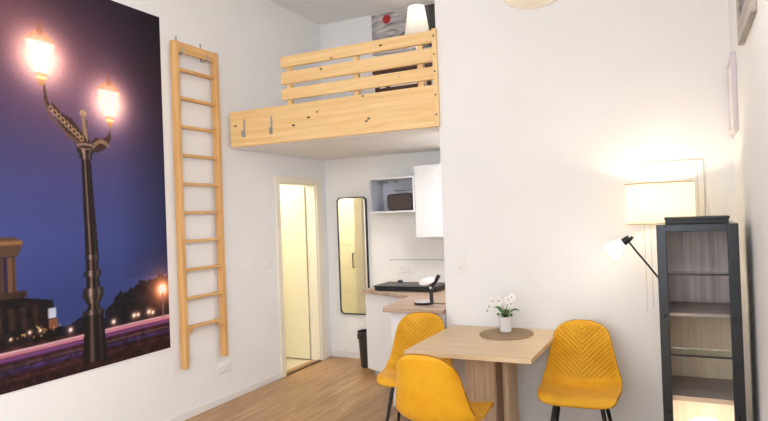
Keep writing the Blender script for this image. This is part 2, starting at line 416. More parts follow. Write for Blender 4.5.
    put(poly([(2.86, 2.13), (2.80, 2.15), (2.72, 2.22), (2.65, 2.31), (2.59, 2.43), (2.575, 2.53), (2.56, 2.53), (2.565, 2.42), (2.60, 2.33), (2.62, 2.42), (2.68, 2.36), (2.76, 2.33), (2.83, 2.25), (2.87, 2.2)]), dk)
    put(poly([(2.90, 2.13), (2.95, 2.11), (3.03, 2.15), (3.07, 2.22), (3.065, 2.29), (3.04, 2.24), (2.99, 2.21), (2.94, 2.22), (2.90, 2.18)]), dk)
    for t in np.linspace(0, 1, 9):
        yy = 2.61+t*.22; zz = 2.375-t*.175
        put(ell(yy, zz, .018, .022) & ~ell(yy, zz, .009, .012), lt, .8)
        put(ell(2.93+t*.11, 2.165+.03*math.sin(t*3), .012, .014) & ~ell(2.93+t*.11, 2.165+.03*math.sin(t*3), .006, .007), lt, .7)
    put(seg(2.565, 2.42, 2.60, 2.33, .010) | seg(2.60, 2.33, 2.72, 2.22, .010) | seg(2.72, 2.22, 2.85, 2.14, .012), (120, 88, 66), .7)
    put(ell(cx, 2.15, .07, .022), (146, 118, 98)); put(ell(cx, 2.145, .06, .01), (56, 40, 38))
    # the two lit lanterns
    for y, z, s in ((2.55, 2.70, 1.02), (3.065, 2.475, .94)):
        put(seg(y, z-.16*s, y, z-.1*s, .022*s, .04*s), (150, 96, 60)); put(ell(y, z-.13*s, .04*s, .012), (214, 160, 110))
        put(poly([(y-.10*s, z+.10*s), (y+.10*s, z+.10*s), (y+.058*s, z-.10*s), (y-.058*s, z-.10*s)]), (255, 226, 180))
        put(poly([(y-.11*s, z+.10*s), (y+.11*s, z+.10*s), (y+.04*s, z+.165*s), (y-.04*s, z+.165*s)]), (170, 100, 76), .8)
        put(seg(y, z+.16*s, y, z+.22*s, .022*s, .008), (130, 74, 62))
        put(ell(y, z, .07*s, .09*s), (255, 250, 236)); glow(y, z, .15*s, (230, 190, 150), 2.0)
        for q in (-.5, .5): put(seg(y+q*.2*s*.9, z+.1*s, y+q*.116*s*.9, z-.1*s, .004), (225, 160, 110), .5)
    C[:] = C*(1+rs.normal(0, .05, Y.shape))[..., None]
    C[:] = np.clip(C, 0, 255)/255
    C = C.reshape(ny//2, 2, nz//2, 2, 3).mean((1, 3)); ny, nz = ny//2, nz//2
    Y, Z = np.meshgrid(np.linspace(y0, y1, ny), np.linspace(z0, z1, nz), indexing='ij')
    L = np.where(C <= .04045, C/12.92, ((C+.055)/1.055)**2.4)
    XF = XL+.008
    n_ = ny*nz
    idx = np.arange(n_).reshape(ny, nz)
    V = np.stack([np.full(n_, XF), Y.ravel(), Z.ravel()], 1)
    Fq = np.stack([idx[:-1, :-1].ravel(), idx[1:, :-1].ravel(), idx[1:, 1:].ravel(), idx[:-1, 1:].ravel()], 1)
    me = bpy.data.meshes.new('print_face')
    me.from_pydata(V.tolist(), [], Fq.tolist())
    at = me.color_attributes.new('print', 'FLOAT_COLOR', 'POINT')
    at.data.foreach_set('color', np.concatenate([L.reshape(-1, 3), np.ones((n_, 1))], 1).ravel().astype('f'))
    m_ = mat('printed_fabric', rough=.75, spec=.25); a = m_.node_tree.nodes.new('ShaderNodeVertexColor'); a.layer_name = 'print'
    m_.node_tree.links.new(a.outputs[0], m_.node_tree.nodes['Principled BSDF'].inputs['Base Color'])
    me.materials.append(m_)
    root = thing('wall_mural', 'huge night photo of a twin-lantern street lamp on the left wall', 'wall picture', (XL, (y0+y1)/2, z0))
    o = bpy.data.objects.new('printed_face', me); col.objects.link(o); o.parent = root; o.location = -Vector(root.location)
    MB().box(XL+.001, XL+.0075, y0, y1, z0, z1).build('backing', M['black'], root)
mural()

# ------------------------------------------------------------------ ladder hung on the left wall
lx0, lx1 = -3.672, -3.615
ly0, ly1 = 3.652, 4.165
ld = thing('wooden_ladder', 'tall narrow pine ladder hung upright on the left wall beside the mural', 'ladder', (XL, 3.9, .42))
for a in (ly0, ly1-.045):
    MB().box(lx0, lx1, a, a+.045, .42, 3.075).build('side_rail', M['ladder_z'], ld, bevel=.006)
MB().box(lx0+.03, lx1-.004, ly0+.045, ly1-.045, 2.985, 3.07).build('top_board', M['ladder_y'], ld, bevel=.004)
for k in range(10):
    z = .745+k*.2335
    MB().box(lx0+.002, lx1-.001, ly0+.045, ly1-.045, z-.011, z+.011).build('rung', M['ladder_y'], ld, bevel=.003)
for s in (0, 1):
    ya = ly0+.045 if s == 0 else ly1-.045; q = 1 if s == 0 else -1
    pts = [(ya, .734), (ya+q*.075, .734), (ya+q*.05, .715), (ya+q*.02, .69), (ya, .65)]
    v = [(x, p[0], p[1]) for x in (lx0+.008, lx1-.008) for p in pts]
    b = MB().add(v, [(0, 1, 2, 3, 4), (9, 8, 7, 6, 5)]+[(i, (i+1) % 5, 5+(i+1) % 5, 5+i) for i in range(5)])
    b.build('corner_brace', M['ladder_y'], ld)
for y, lab in ((ly0+.09, 'steel hook above the mural side of the ladder top'), (ly1-.14, 'steel hook above the loft side of the ladder top')):
    h = MB().box(XL, XL+.004, y-.009, y+.009, 2.98, 3.135).box(XL+.004, lx1+.006, y-.009, y+.009, 2.975, 2.981).box(lx1+.001, lx1+.005, y-.009, y+.009, 2.981, 3.03)
    o = h.build('wall_hook', M['galv']); tag(o, lab, 'hook', 'ladder hooks')

# ------------------------------------------------------------------ loft
LZ0, LZ1 = 2.262, 2.582
lf = thing('loft_bed', 'pine-fronted sleeping loft with slatted guard rail above the kitchen', 'loft', (-2.67, 5.1, 2.235))
MB().box(XL+.002, PX-.004, 4.392, B-.002, 2.256, 2.45).build('platform', M['wall'], lf)
MB().box(XL+.026, -1.676, 4.345, 4.389, LZ0, LZ1).build('fascia_board', M['pine_x'], lf, bevel=.003)
for z0, z1 in ((2.909, 3.003), (2.763, 2.868), (2.627, 2.724)):
    MB().box(-3.092, -1.676, 4.352, 4.386, z0, z1).build('guard_rail', M['pine_x'], lf, bevel=.004)
for x in (-3.035, -2.372, -1.80):
    MB().box(x-.024, x+.024, 4.389, 4.428, 2.452, 2.995).build('rail_post', M['pine_z'], lf, bevel=.003)
ep = MB().box(-1.674, -1.641, 4.332, 4.368, LZ0-.002, 3.008).build('end_post', M['pine_z'], lf, bevel=.003)
for z in (2.35, 2.5, 2.68, 2.81, 2.95):
    MB().lathe([(.007, 0), (.007, .004), (0, .0045)], (-1.657, 4.332, z), 12, (0, -1, 0)).build('bolt', M['black'], ep)
for x in (-3.50, -3.20):
    bk = MB().box(x-.008, x+.008, 4.339, 4.344, 2.345, 2.50).box(x-.008, x+.008, 4.315, 4.339, 2.345, 2.351).box(x-.008, x+.008, 4.311, 4.316, 2.345, 2.40)
    bk.build('ladder_hook', M['galv'], lf)

# picture on the loft's back wall: a plain grey smoky canvas with a dark corner and a red spot
m = mat('smoky_canvas', rough=.8); n = N(m)
v = n.coords(); t = n.n('ShaderNodeTexNoise', Scale=4.5, Detail=5, Distortion=1.6); n.l(n.coords((.7, 1, 2)), t.inputs['Vector'])
c = n.ramp(t.outputs['Fac'], [(.30, lin(60, 60, 64)), (.42, lin(140, 136, 136)), (.62, lin(190, 184, 184))])
gr = n.n('ShaderNodeSeparateXYZ'); n.l(v, gr.inputs[0])
dk = n.ramp(gr.outputs['X'], [(.05, (0, 0, 0, 1)), (.28, (1, 1, 1, 1))]); c = n.mix(dk, c, lin(30, 34, 34))
ds = n.n('ShaderNodeVectorMath', _operation='DISTANCE'); n.l(v, ds.inputs[0]); ds.inputs[1].default_value = (-.22, -.02, .33)
rd = n.math('LESS_THAN', ds.outputs['Value'], .05); c = n.mix(rd, c, lin(170, 40, 44))
n.l(c, n.b.inputs['Base Color'])
pc = thing('canvas_picture', 'grey smoky picture with a red spot on the wall above the loft', 'picture', (-2.60, B, 3.40))
MB().box(-3.005, -2.20, B-.03, B-.002, 3.36, 3.80).build('canvas', m, pc, bevel=.002)
# bedside table and lamp up on the loft
bt = thing('bedside_table', 'dark brown bedside table standing on the loft behind the guard rail', 'table', (-2.38, 5.3, 2.45))
MB().box(-2.63, -2.12, 5.2, 5.5, 2.95, 3.07).build('tabletop', M['darkbrown'], bt, bevel=.003)
MB().box(-2.60, -2.15, 5.21, 5.49, 2.78, 2.81).build('lower_shelf', M['darkbrown'], bt, bevel=.003)
for x in (-2.61, -2.17):
    for y in (5.21, 5.45): MB().box(x, x+.035, y, y+.035, 2.45, 2.95).build('leg', M['darkbrown'], bt)
bl = thing('bedside_lamp', 'small table lamp with a white cone shade on the loft', 'lamp', (-2.21, 5.35, 3.07))
MB().lathe([(0, 0), (.06, 0), (.065, .012), (.03, .03), (.018, .08), (.022, .16), (.01, .2), (.01, .36), (0, .36)], (-2.21, 5.35, 3.07), 24).build('base', M['ceramic'], bl, smooth=40)
MB().lathe([(.125, 0), (.078, .29), (.074, .29), (.121, 0), (.125, 0)], (-2.21, 5.35, 3.28), 32).build('lamp_shade', M['shade_white'], bl, smooth=40)

# ------------------------------------------------------------------ mirror, kitchen corner
def rrect(x0, x1, z0, z1, r, n_=6):
    P = []
    for cx, cz, a0 in ((x1-r, z1-r, 0), (x0+r, z1-r, 90), (x0+r, z0+r, 180), (x1-r, z0+r, 270)):
        for k in range(n_+1):
            a = math.radians(a0+90*k/n_); P.append((cx+r*math.cos(a), cz+r*math.sin(a)))
    return P
def ring_yprism(mb, outer, inner, y0, y1):
    n_ = len(outer); v = []
    for y in (y0, y1):
        v += [(p[0], y, p[1]) for p in outer]+[(p[0], y, p[1]) for p in inner]
    f = []
    for i in range(n_):
        j = (i+1) % n_
        f += [(i, j, n_+j, n_+i), (2*n_+i, 3*n_+i, 3*n_+j, 2*n_+j), (i, 2*n_+i, 2*n_+j, j), (n_+i, n_+j, 3*n_+j, 3*n_+i)]
    return mb.add(v, f)
mr = thing('wall_mirror', 'tall narrow mirror with rounded black frame left of the kitchen', 'mirror', (-3.345, B, .50))
ring_yprism(MB(), rrect(-3.535, -3.160, .495, 1.815, .05), rrect(-3.523, -3.172, .507, 1.803, .04), B-.03, B-.002).build('frame', M['blackmetal'], mr)
MB().yprism(rrect(-3.524, -3.171, .506, 1.804, .04), B-.022, B-.014).build('mirror_glass', M['mirror'], mr)

wt = [(-2.904, 5.345), (-2.25, 5.04), (-2.195, 4.385), (-2.165, 4.31), (-1.664, 4.375-.05), (-1.664, 5.9995), (-2.904, 5.9995)]
tag(MB().prism(wt, .83, .862).build('kitchen_worktop', M['worktop'], bevel=.003), 'pale oak L-shaped kitchen worktop with a cut corner', 'worktop')
bc = thing('base_cabinet', 'white base cabinet next to the dark waste bin', 'cabinet', (-2.6, 5.6, 0))
MB().prism([(-2.885, 5.40), (-2.30, 5.135), (-2.225, 5.3), (-2.225, 5.97), (-2.885, 5.97)], .06, .828).build('body', M['white'], bc, bevel=.003)
MB().prism([(-2.85, 5.45), (-2.30, 5.20), (-2.26, 5.3), (-2.26, 5.95), (-2.85, 5.95)], 0, .06).build('plinth', M['grey_in'], bc)
dfront = MB().prism([(-2.893, 5.386), (-2.296, 5.113), (-2.288, 5.129), (-2.885, 5.402)], .07, .822); dfront.build('door', M['white'], bc, bevel=.002)
b2 = thing('base_cabinet', 'white base cabinet behind the yellow chair at the table corner', 'cabinet', (-1.9, 4.7, 0))
MB().prism([(-2.125, 4.40), (-1.668, 4.40), (-1.668, 5.30), (-2.20, 5.30), (-2.20, 5.02)], .06, .828).build('body', M['white'], b2, bevel=.003)
MB().box(-2.09, -1.668, 4.45, 5.2, 0, .06).build('plinth', M['grey_in'], b2)
MB().box(-2.13, -1.668, 4.38, 4.398, .07, .822).build('door', M['white'], b2, bevel=.002)
# backsplash
bs = thing('backsplash_panel', 'smooth white backsplash panel behind the black hob', 'wall panel', (-2.3, B, .9))
MB().box(-2.90, -1.66, B-.012, B-.0005, .8625, 1.105).build('panel', M['plastic'], bs, bevel=.002)
MB().box(-2.90, -1.66, B-.012, B-.001, 1.112, 1.43).build('panel', M['plastic'], bs, bevel=.002)
MB().box(-2.90, -1.66, B-.009, B-.001, 1.105, 1.112).build('joint_strip', M['steel'], bs)
# open shelf box
sx0, sx1, sz0, sz1, sy0 = -2.966, -2.452, 1.622, 1.99, 5.70
os_ = thing('open_wall_shelf', 'white open shelf box on the wall holding the brown toaster', 'shelf', (-2.7, B, sz0))
MB().box(sx0, sx1, sy0, B-.002, sz0, sz0+.018).build('bottom_board', M['white'], os_, bevel=.002)
MB().box(sx0, sx1, sy0, B-.002, sz1-.018, sz1).build('top_board', M['white'], os_, bevel=.002)
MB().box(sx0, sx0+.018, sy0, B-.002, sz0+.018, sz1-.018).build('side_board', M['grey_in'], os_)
MB().box(sx1-.018, sx1, sy0, B-.002, sz0+.018, sz1-.018).build('side_board', M['white'], os_)
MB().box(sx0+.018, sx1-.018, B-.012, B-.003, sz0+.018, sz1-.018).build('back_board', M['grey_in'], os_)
for x in (sx0+.035, sx0+.16): MB().box(x, x+.04, B-.05, B-.012, sz1-.05, sz1-.02).build('hanging_bracket', M['steel'], os_)
wc = thing('wall_cabinet', 'white closed wall cabinet right of the open shelf', 'cabinet', (-2.05, B, 1.365))
MB().box(-2.447, -1.664, 5.722, B-.002, 1.362, 2.088).build('body', M['white'], wc, bevel=.002)
for a, b in ((-2.447, -2.062), (-2.058, -1.664)): MB().box(a, b, 5.70, 5.720, 1.358, 2.092).build('door', M['white'], wc, bevel=.002)
# toaster
tz = sz0+.019
tt = thing('toaster', 'dark brown rounded toaster with wire rack in the open shelf', 'toaster', (-2.64, 5.82, tz))
def rbox(mb, x0, x1, y0, y1, z0, z1, r):
    return mb.yprism(rrect(x0, x1, z0, z1, r), y0, y1)
rbox(MB(), -2.785, -2.50, 5.74, 5.90, tz+.008, tz+.175, .035).build('body', M['toaster'], tt, bevel=.008, smooth=50)
MB().box(-2.775, -2.51, 5.75, 5.89, tz, tz+.008).build('base', M['black'], tt)
MB().box(-2.75, -2.535, 5.79, 5.812, tz+.174, tz+.177).box(-2.75, -2.535, 5.84, 5.862, tz+.174, tz+.177).build('bread_slots', M['black'], tt)
rk = MB()
for y in (5.775, 5.825, 5.875): rk.tube([(-2.73, y, tz+.21), (-2.555, y, tz+.21)], .003, 8)
for x in (-2.73, -2.555): rk.tube([(x, 5.775, tz+.21), (x, 5.875, tz+.21)], .003, 8); rk.tube([(x, 5.825, tz+.176), (x, 5.825, tz+.21)], .003, 8)
rk.build('wire_rack', M['chrome'], tt, smooth=50)
MB().box(-2.795, -2.786, 5.80, 5.84, tz+.11, tz+.125).build('lever', M['chrome'], tt, bevel=.003)
# hob
hb = thing('hob', 'flat black glass two-plate hob on the worktop', 'hob', (-2.39, 5.45, .862))
MB().box(-2.73, -2.09, 5.28, 5.62, .868, .905).build('housing', M['black'], hb, bevel=.004)
MB().box(-2.745, -2.075, 5.265, 5.635, .905, .913).build('glass_plate', M['hobglass'], hb, bevel=.002)
for x in (-2.69, -2.13):
    for y in (5.31, 5.58): MB().lathe([(0, 0), (.012, 0), (.012, .006), (0, .006)], (x, y, .862), 12).build('foot', M['black'], hb)
for x in (-2.55, -2.22):
    MB().lathe([(.088, 0), (.088, .0006), (.084, .0006), (.084, 0), (.088, 0)], (x, 5.45, .9131), 40).build('plate_ring', M['grey_in'], hb)
kn = MB().lathe([(0, 0), (.03, 0), (.028, .015), (.012, .022), (0, .024)], (-2.60, 5.60, .914), 20).build('pot_lid_knob', M['black'], smooth=40)
tag(kn, 'small black round knob lid lying at the back of the hob', 'lid')
# desk lamp on the worktop
wz = .862
dl = thing('desk_lamp', 'black folding desk lamp with a white round head on the worktop', 'lamp', (-1.93, 4.60, wz))
MB().lathe([(0, 0), (.082, 0), (.084, .008), (.075, .016), (0, .016)], (-1.93, 4.60, wz), 36).build('base_rim', M['black'], dl, smooth=40)
MB().lathe([(0, 0), (.070, 0), (.062, .009), (0, .012)], (-1.935, 4.60, wz+.016), 36).build('base_top', M['ceramic'], dl, smooth=40)
MB().box(-1.875, -1.848, 4.588, 4.612, wz+.014, wz+.125).build('column', M['black'], dl, bevel=.004)
MB().lathe([(0, -.016), (.020, -.016), (.022, 0), (.020, .016), (0, .016)], (-1.86, 4.60, wz+.135), 24, (0, 1, 0)).build('hinge', M['black'], dl, smooth=40)
MB().lathe([(0, 0), (.011, 0), (.010, .003), (0, .003)], (-1.86, 4.583, wz+.135), 20, (0, -1, 0)).build('hinge_cap', M['ceramic'], dl, smooth=40)
MB().tube([(-1.855, 4.60, wz+.14), (-1.82, 4.60, wz+.185), (-1.79, 4.60, wz+.235)], [.016, .014, .016]).build('arm', M['black'], dl, smooth=50)
MB().lathe([(0, -.016), (.06, -.014), (.078, 0), (.06, .018), (0, .024)], (-1.895, 4.60, wz+.185), 36, (-.12, -.35, 1), sx=.9, sy=.9).build('lamp_head', M['ceramic'], dl, smooth=60)
MB().tube([(-1.86, 4.60, wz+.145), (-1.88, 4.60, wz+.17)], .010).build('head_joint', M['black'], dl, smooth=50)
MB().tube([(-1.85, 4.61, wz+.006), (-1.78, 4.60, wz+.005), (-1.70, 4.63, wz+.005)], .003, 8).build('cable', M['black'], dl, smooth=50)
# waste bin
wb = thing('waste_bin', 'dark grey open waste bin on the floor left of the base cabinet', 'bin', (-3.04, 5.72, 0))
MB().lathe([(0, 0), (.098, 0), (.102, .01), (.122, .36), (.128, .365), (.128, .375), (.118, .375), (.115, .36), (.096, .012), (0, .012)], (-3.04, 5.72, 0), 36).build('body', M['bin'], wb, smooth=40)
MB().lathe([(.129, .30), (.131, .302), (.131, .345), (.129, .347)], (-3.04, 5.72, 0), 36).build('liner_edge', M['black'], wb, smooth=40)

# ------------------------------------------------------------------ sockets and switches
def plate_x(name, label, cat, y, z, n_, kind):   # on the left wall
    r = thing(name, label, cat, (XL, y, z)); w = .08*n_/2 if n_ > 1 else .042
    w = .041*n_
    MB().box(XL, XL+.012, y-w, y+w, z-.041, z+.041).build('cover_plate', M['plastic'], r, bevel=.003)
    for k in range(n_):
        yc = y-w+.041+.082*k
        if kind == 'socket':
            s_ = MB().lathe([(.026, 0), (.026, .006), (.021, .006), (.019, .0015), (0, .0015)], (XL+.012, yc, z), 28, (1, 0, 0)).build('socket_insert', M['plastic'], r, smooth=40)
            for q in (-.009, .009): MB().lathe([(0, 0), (.003, 0), (.003, .001), (0, .001)], (XL+.0136, yc+q, z), 10, (1, 0, 0)).build('hole', M['black'], s_)
        else: MB().box(XL+.012, XL+.018, yc-.03, yc+.03, z-.03, z+.03).build('rocker', M['plastic'], r, bevel=.002)
def plate_y(name, label, cat, x, z, Yw, cols, kinds):   # on a wall that faces -y; kinds listed top to bottom
    r = thing(name, label, cat, (x, Yw, z)); w = .041*cols; hgt = .041*len(kinds)
    MB().box(x-w, x+w, Yw-.008, Yw, z-hgt, z+hgt).build('cover_plate', M['plastic'], r, bevel=.003)
    for j, kd in enumerate(kinds):
        zc = z+hgt-.041-.082*j
        for k in range(cols):
            xc = x-w+.041+.082*k
            if kd == 'socket':
                s_ = MB().lathe([(.026, 0), (.026, .006), (.021, .006), (.019, .0015), (0, .0015)], (xc, Yw-.008, zc), 28, (0, -1, 0)).build('socket_insert', M['plastic'], r, smooth=40)
                for q in (-.009, .009): MB().lathe([(0, 0), (.003, 0), (.003, .001), (0, .001)], (xc+q, Yw-.0096, zc), 10, (0, -1, 0)).build('hole', M['black'], s_)
            else: MB().box(xc-.03, xc+.03, Yw-.013, Yw-.008, zc-.03, zc+.03).build('rocker', M['plastic'], r, bevel=.002)
plate_x('wall_socket', 'white double socket low on the wall under the ladder', 'socket', 4.175, .305, 2, 'socket')
plate_x('light_switch', 'white light switch left of the doorway', 'switch', 4.865, 1.168, 1, 'switch')
plate_y('wall_socket', 'white double socket in the backsplash above the hob', 'socket', -2.70, 1.012, B-.012, 2, ['socket'])
plate_y('wall_switch', 'white two-gang switch and socket plate above the table corner', 'switch', -1.518, 1.218, T, 1, ['switch', 'socket'])

# ------------------------------------------------------------------ shallow wall hatch behind the floor lamp
wp = thing('wall_hatch', 'shallow white wall hatch outline behind the floor lamp shade', 'wall panel', (-.06, T, .9))
f = MB(); a0, a1, zt, zb, w = -.232, .125, 1.880, .90, .034
f.box(a0, a0+w, T-.006, T, zb, zt).box(a1-w, a1, T-.006, T, zb, zt).box(a0+w, a1-w, T-.006, T, zt-w, zt).box(a0+w, a1-w, T-.006, T, zb, zb+w)
f.build('frame', M['wall'], wp, bevel=.001)
MB().box(a0+w+.003, a1-w-.003, T-.003, T, zb+w+.003, zt-w-.003).build('panel', M['wall'], wp)
sh = MB()
for (xa, xb, za, zb_) in ((a0-.0025, a0, zb, zt+.0025), (a1, a1+.0025, zb, zt+.0025), (a0, a1, zt, zt+.0025), (a0+w, a0+w+.0025, zb+w, zt-w), (a1-w-.0025, a1-w, zb+w, zt-w), (a0+w, a1-w, zt-w-.0025, zt-w)):
    sh.box(xa, xb, T-.0065, T-.001, za, zb_)
sh.build('seam', mat('grey_seam', lin(190, 180, 160), .8), wp)

# ------------------------------------------------------------------ dining table
tb = thing('dining_table', 'small light oak dining table against the white wall', 'table', (-1.2, 3.9, 0))
MB().box(-1.595, -.802, 3.452, 4.352, .722, .750).build('tabletop', M['oak_x'], tb, bevel=.002)
pd = MB().box(-1.300, -1.105, 3.74, 3.775, .03, .722).box(-1.300, -1.262, 3.775, 4.12, .03, .722).box(-1.300, -1.105, 4.12, 4.155, .03, .722)
pd.build('pedestal', M['sonoma'], tb, bevel=.002)
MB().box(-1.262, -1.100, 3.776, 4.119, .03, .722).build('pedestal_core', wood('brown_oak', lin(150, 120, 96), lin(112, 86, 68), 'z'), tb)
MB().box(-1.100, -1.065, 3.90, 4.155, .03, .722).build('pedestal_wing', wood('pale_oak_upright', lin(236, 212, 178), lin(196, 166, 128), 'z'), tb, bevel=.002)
MB().box(-1.45, -.95, 3.62, 4.28, 0, .03).build('base_plate', M['sonoma'], tb, bevel=.002)
pm = MB().lathe([(0, 0), (.97, 0), (1, .002), (1, .005), (.97, .007), (0, .006)], (0, 0, 0), 64, sx=.182, sy=.205)
o = pm.build('placemat', M['rattan'], smooth=30); o.location = (-1.12, 4.115, .7505)
tag(o, 'round brown woven placemat under the orchid pot', 'placemat')

# orchid
ox, oy, oz = -1.138, 4.165, .758
orc = thing('potted_orchid', 'small white orchid in a white pot on the placemat', 'plant', (ox, oy, oz))
MB().lathe([(0, 0), (.036, 0), (.040, .004), (.046, .10), (.048, .104), (.046, .106), (.042, .104), (.040, .094), (0, .094)], (ox, oy, oz), 36).build('pot', M['ceramic'], orc, smooth=40)
MB().lathe([(0, .094), (.040, .094), (.02, .1), (0, .101)], (ox, oy, oz), 20).build('soil', M['soil'], orc)
def leaf(c, ang, L, W_, rise, droop):
    vs = []; fs = []; ns = 10; d = Vector((math.cos(ang), math.sin(ang), 0)); s_ = Vector((-d.y, d.x, 0))
    for th in (0, 1):
        for i in range(ns+1):
            t = i/ns; w_ = W_*math.sin(PI*min(1, t*.93+.07))**.7*(1 if t < 1 else .1)
            p = Vector(c)+d*(L*t)+Vector((0, 0, rise*math.sin(t*PI*.6)-droop*t*t))
            for q in (-1, 0, 1): vs.append(p+s_*(q*w_)+Vector((0, 0, abs(q)*w_*.35-th*.0025)))
    m_ = (ns+1)*3
    for i in range(ns):
        for j in range(2):
            a = i*3+j; fs.append((a, a+1, a+4, a+3)); fs.append((m_+a, m_+a+3, m_+a+4, m_+a+1))
        fs += [(i*3, i*3+3, m_+i*3+3, m_+i*3), (i*3+2, m_+i*3+2, m_+i*3+5, i*3+5)]
    return MB().add(vs, fs)
for ang, L, W_, r_, d_ in ((PI*.93, .085, .026, .065, .0), (PI*.05, .10, .026, .06, .01), (PI*1.35, .08, .024, .035, .01), (PI*1.75, .09, .024, .035, .012), (PI*.5, .07, .022, .045, .0)):
    leaf((ox, oy, oz+.098), ang, L, W_, r_, d_).build('leaf', M['leafgreen'], orc, smooth=60)
s1 = [(ox, oy, oz+.1), (ox-.012, oy, oz+.17), (ox-.035, oy-.01, oz+.225), (ox-.07, oy-.02, oz+.225), (ox-.098, oy-.025, oz+.185), (ox-.115, oy-.025, oz+.15)]
s2 = [(ox+.005, oy, oz+.1), (ox+.012, oy+.005, oz+.17), (ox+.03, oy+.01, oz+.225), (ox+.05, oy+.01, oz+.238)]
for s_ in (s1, s2): MB().tube(s_, .0022, 8).build('stem', M['stem'], orc, smooth=60)
def flower(c, R_, nrm):
    q = Vector(nrm).to_track_quat('Z', 'Y').to_matrix(); mb = MB()
    for k in range(5):
        a0_ = 2*PI*k/5+.3; wd_ = .5 if k % 2 else .42
        vs = [Vector(c)]; ring = 9
        for i in range(ring):
            a = PI*2*i/ring; lx = R_*(.52+.48*math.cos(a)); ly = R_*wd_*math.sin(a)
            p = Vector((lx*math.cos(a0_)-ly*math.sin(a0_), lx*math.sin(a0_)+ly*math.cos(a0_), .10*lx+.002))
            vs.append(Vector(c)+q@p)
        vs2 = [v-q@Vector((0, 0, .0012)) for v in vs]
        fs = [(0, 1+i, 1+(i+1) % ring) for i in range(ring)]
        fs2 = [(ring+1, ring+2+(i+1) % ring, ring+2+i) for i in range(ring)]
        fs3 = [(1+i, ring+2+i, ring+2+(i+1) % ring, 1+(i+1) % ring) for i in range(ring)]
        mb.add(vs+vs2, fs+fs2+fs3)
    fo = mb.build('flower', M['petal'], orc, smooth=60)
    MB().lathe([(0, 0), (.005, .003), (.004, .009), (0, .012)], c, 10, nrm).build('lip', M['petalmid'], fo, smooth=60)
for c_, R_, nr in (((ox-.035, oy-.022, oz+.215), .034, (.1, -1, .3)), ((ox-.075, oy-.035, oz+.215), .034, (-.3, -1, .1)), 
                   ((ox-.10, oy-.035, oz+.175), .030, (-.3, -1, .1)), ((ox-.115, oy-.035, oz+.145), .022, (-.2, -1, -.2)), 
                   ((ox+.03, oy-.012, oz+.225), .030, (.2, -1, .2)), ((ox+.052, oy-.006, oz+.240), .028, (.4, -1, .3)), ((ox+.045, oy-.012, oz+.195), .024, (.3, -1, 0))):
    flower(c_, R_, nr)

# ------------------------------------------------------------------ yellow dining chairs (local: faces -y)
def chair_profile(s):
    """s in 0..1 along the seat then up the back; returns y,z of the sitting surface and its half width"""
    K = [(0.0, -.245, .425, .190), (.05, -.250, .448, .212), (.12, -.215, .462, .226), (.25, -.12, .458, .236), (.38, -.01, .450, .242), (.48, .085, .448, .243), (.54, .145, .462, .241), (.60, .182, .505, .232),
         (.68, .205, .575, .216), (.78, .226, .662, .197), (.88, .246, .755, .176), (.95, .258, .812, .162), (1.0, .266, .852, .152)]
    S = [k[0] for k in K]
    # Catmull-Rom
    i = max(0, min(len(K)-2, next((j for j in range(len(K)-1) if s <= K[j+1][0]), len(K)-2)))
    t = (s-S[i])/(S[i+1]-S[i]); out = []
    for c_ in (1, 2, 3):
        p1, p2 = K[i][c_], K[i+1][c_]; p0 = K[max(i-1, 0)][c_]; p3 = K[min(i+2, len(K)-1)][c_]
        h_ = S[i+1]-S[i]
        m1 = (p2-p0)/(S[i+1]-S[max(i-1, 0)])*h_ if i > 0 else (p2-p1)
        m2 = (p3-p1)/(S[min(i+2, len(K)-1)]-S[i])*h_ if i < len(K)-2 else (p2-p1)
        out.append((2*t**3-3*t**2+1)*p1+(t**3-2*t**2+t)*m1+(-2*t**3+3*t**2)*p2+(t**3-t**2)*m2)
    return out
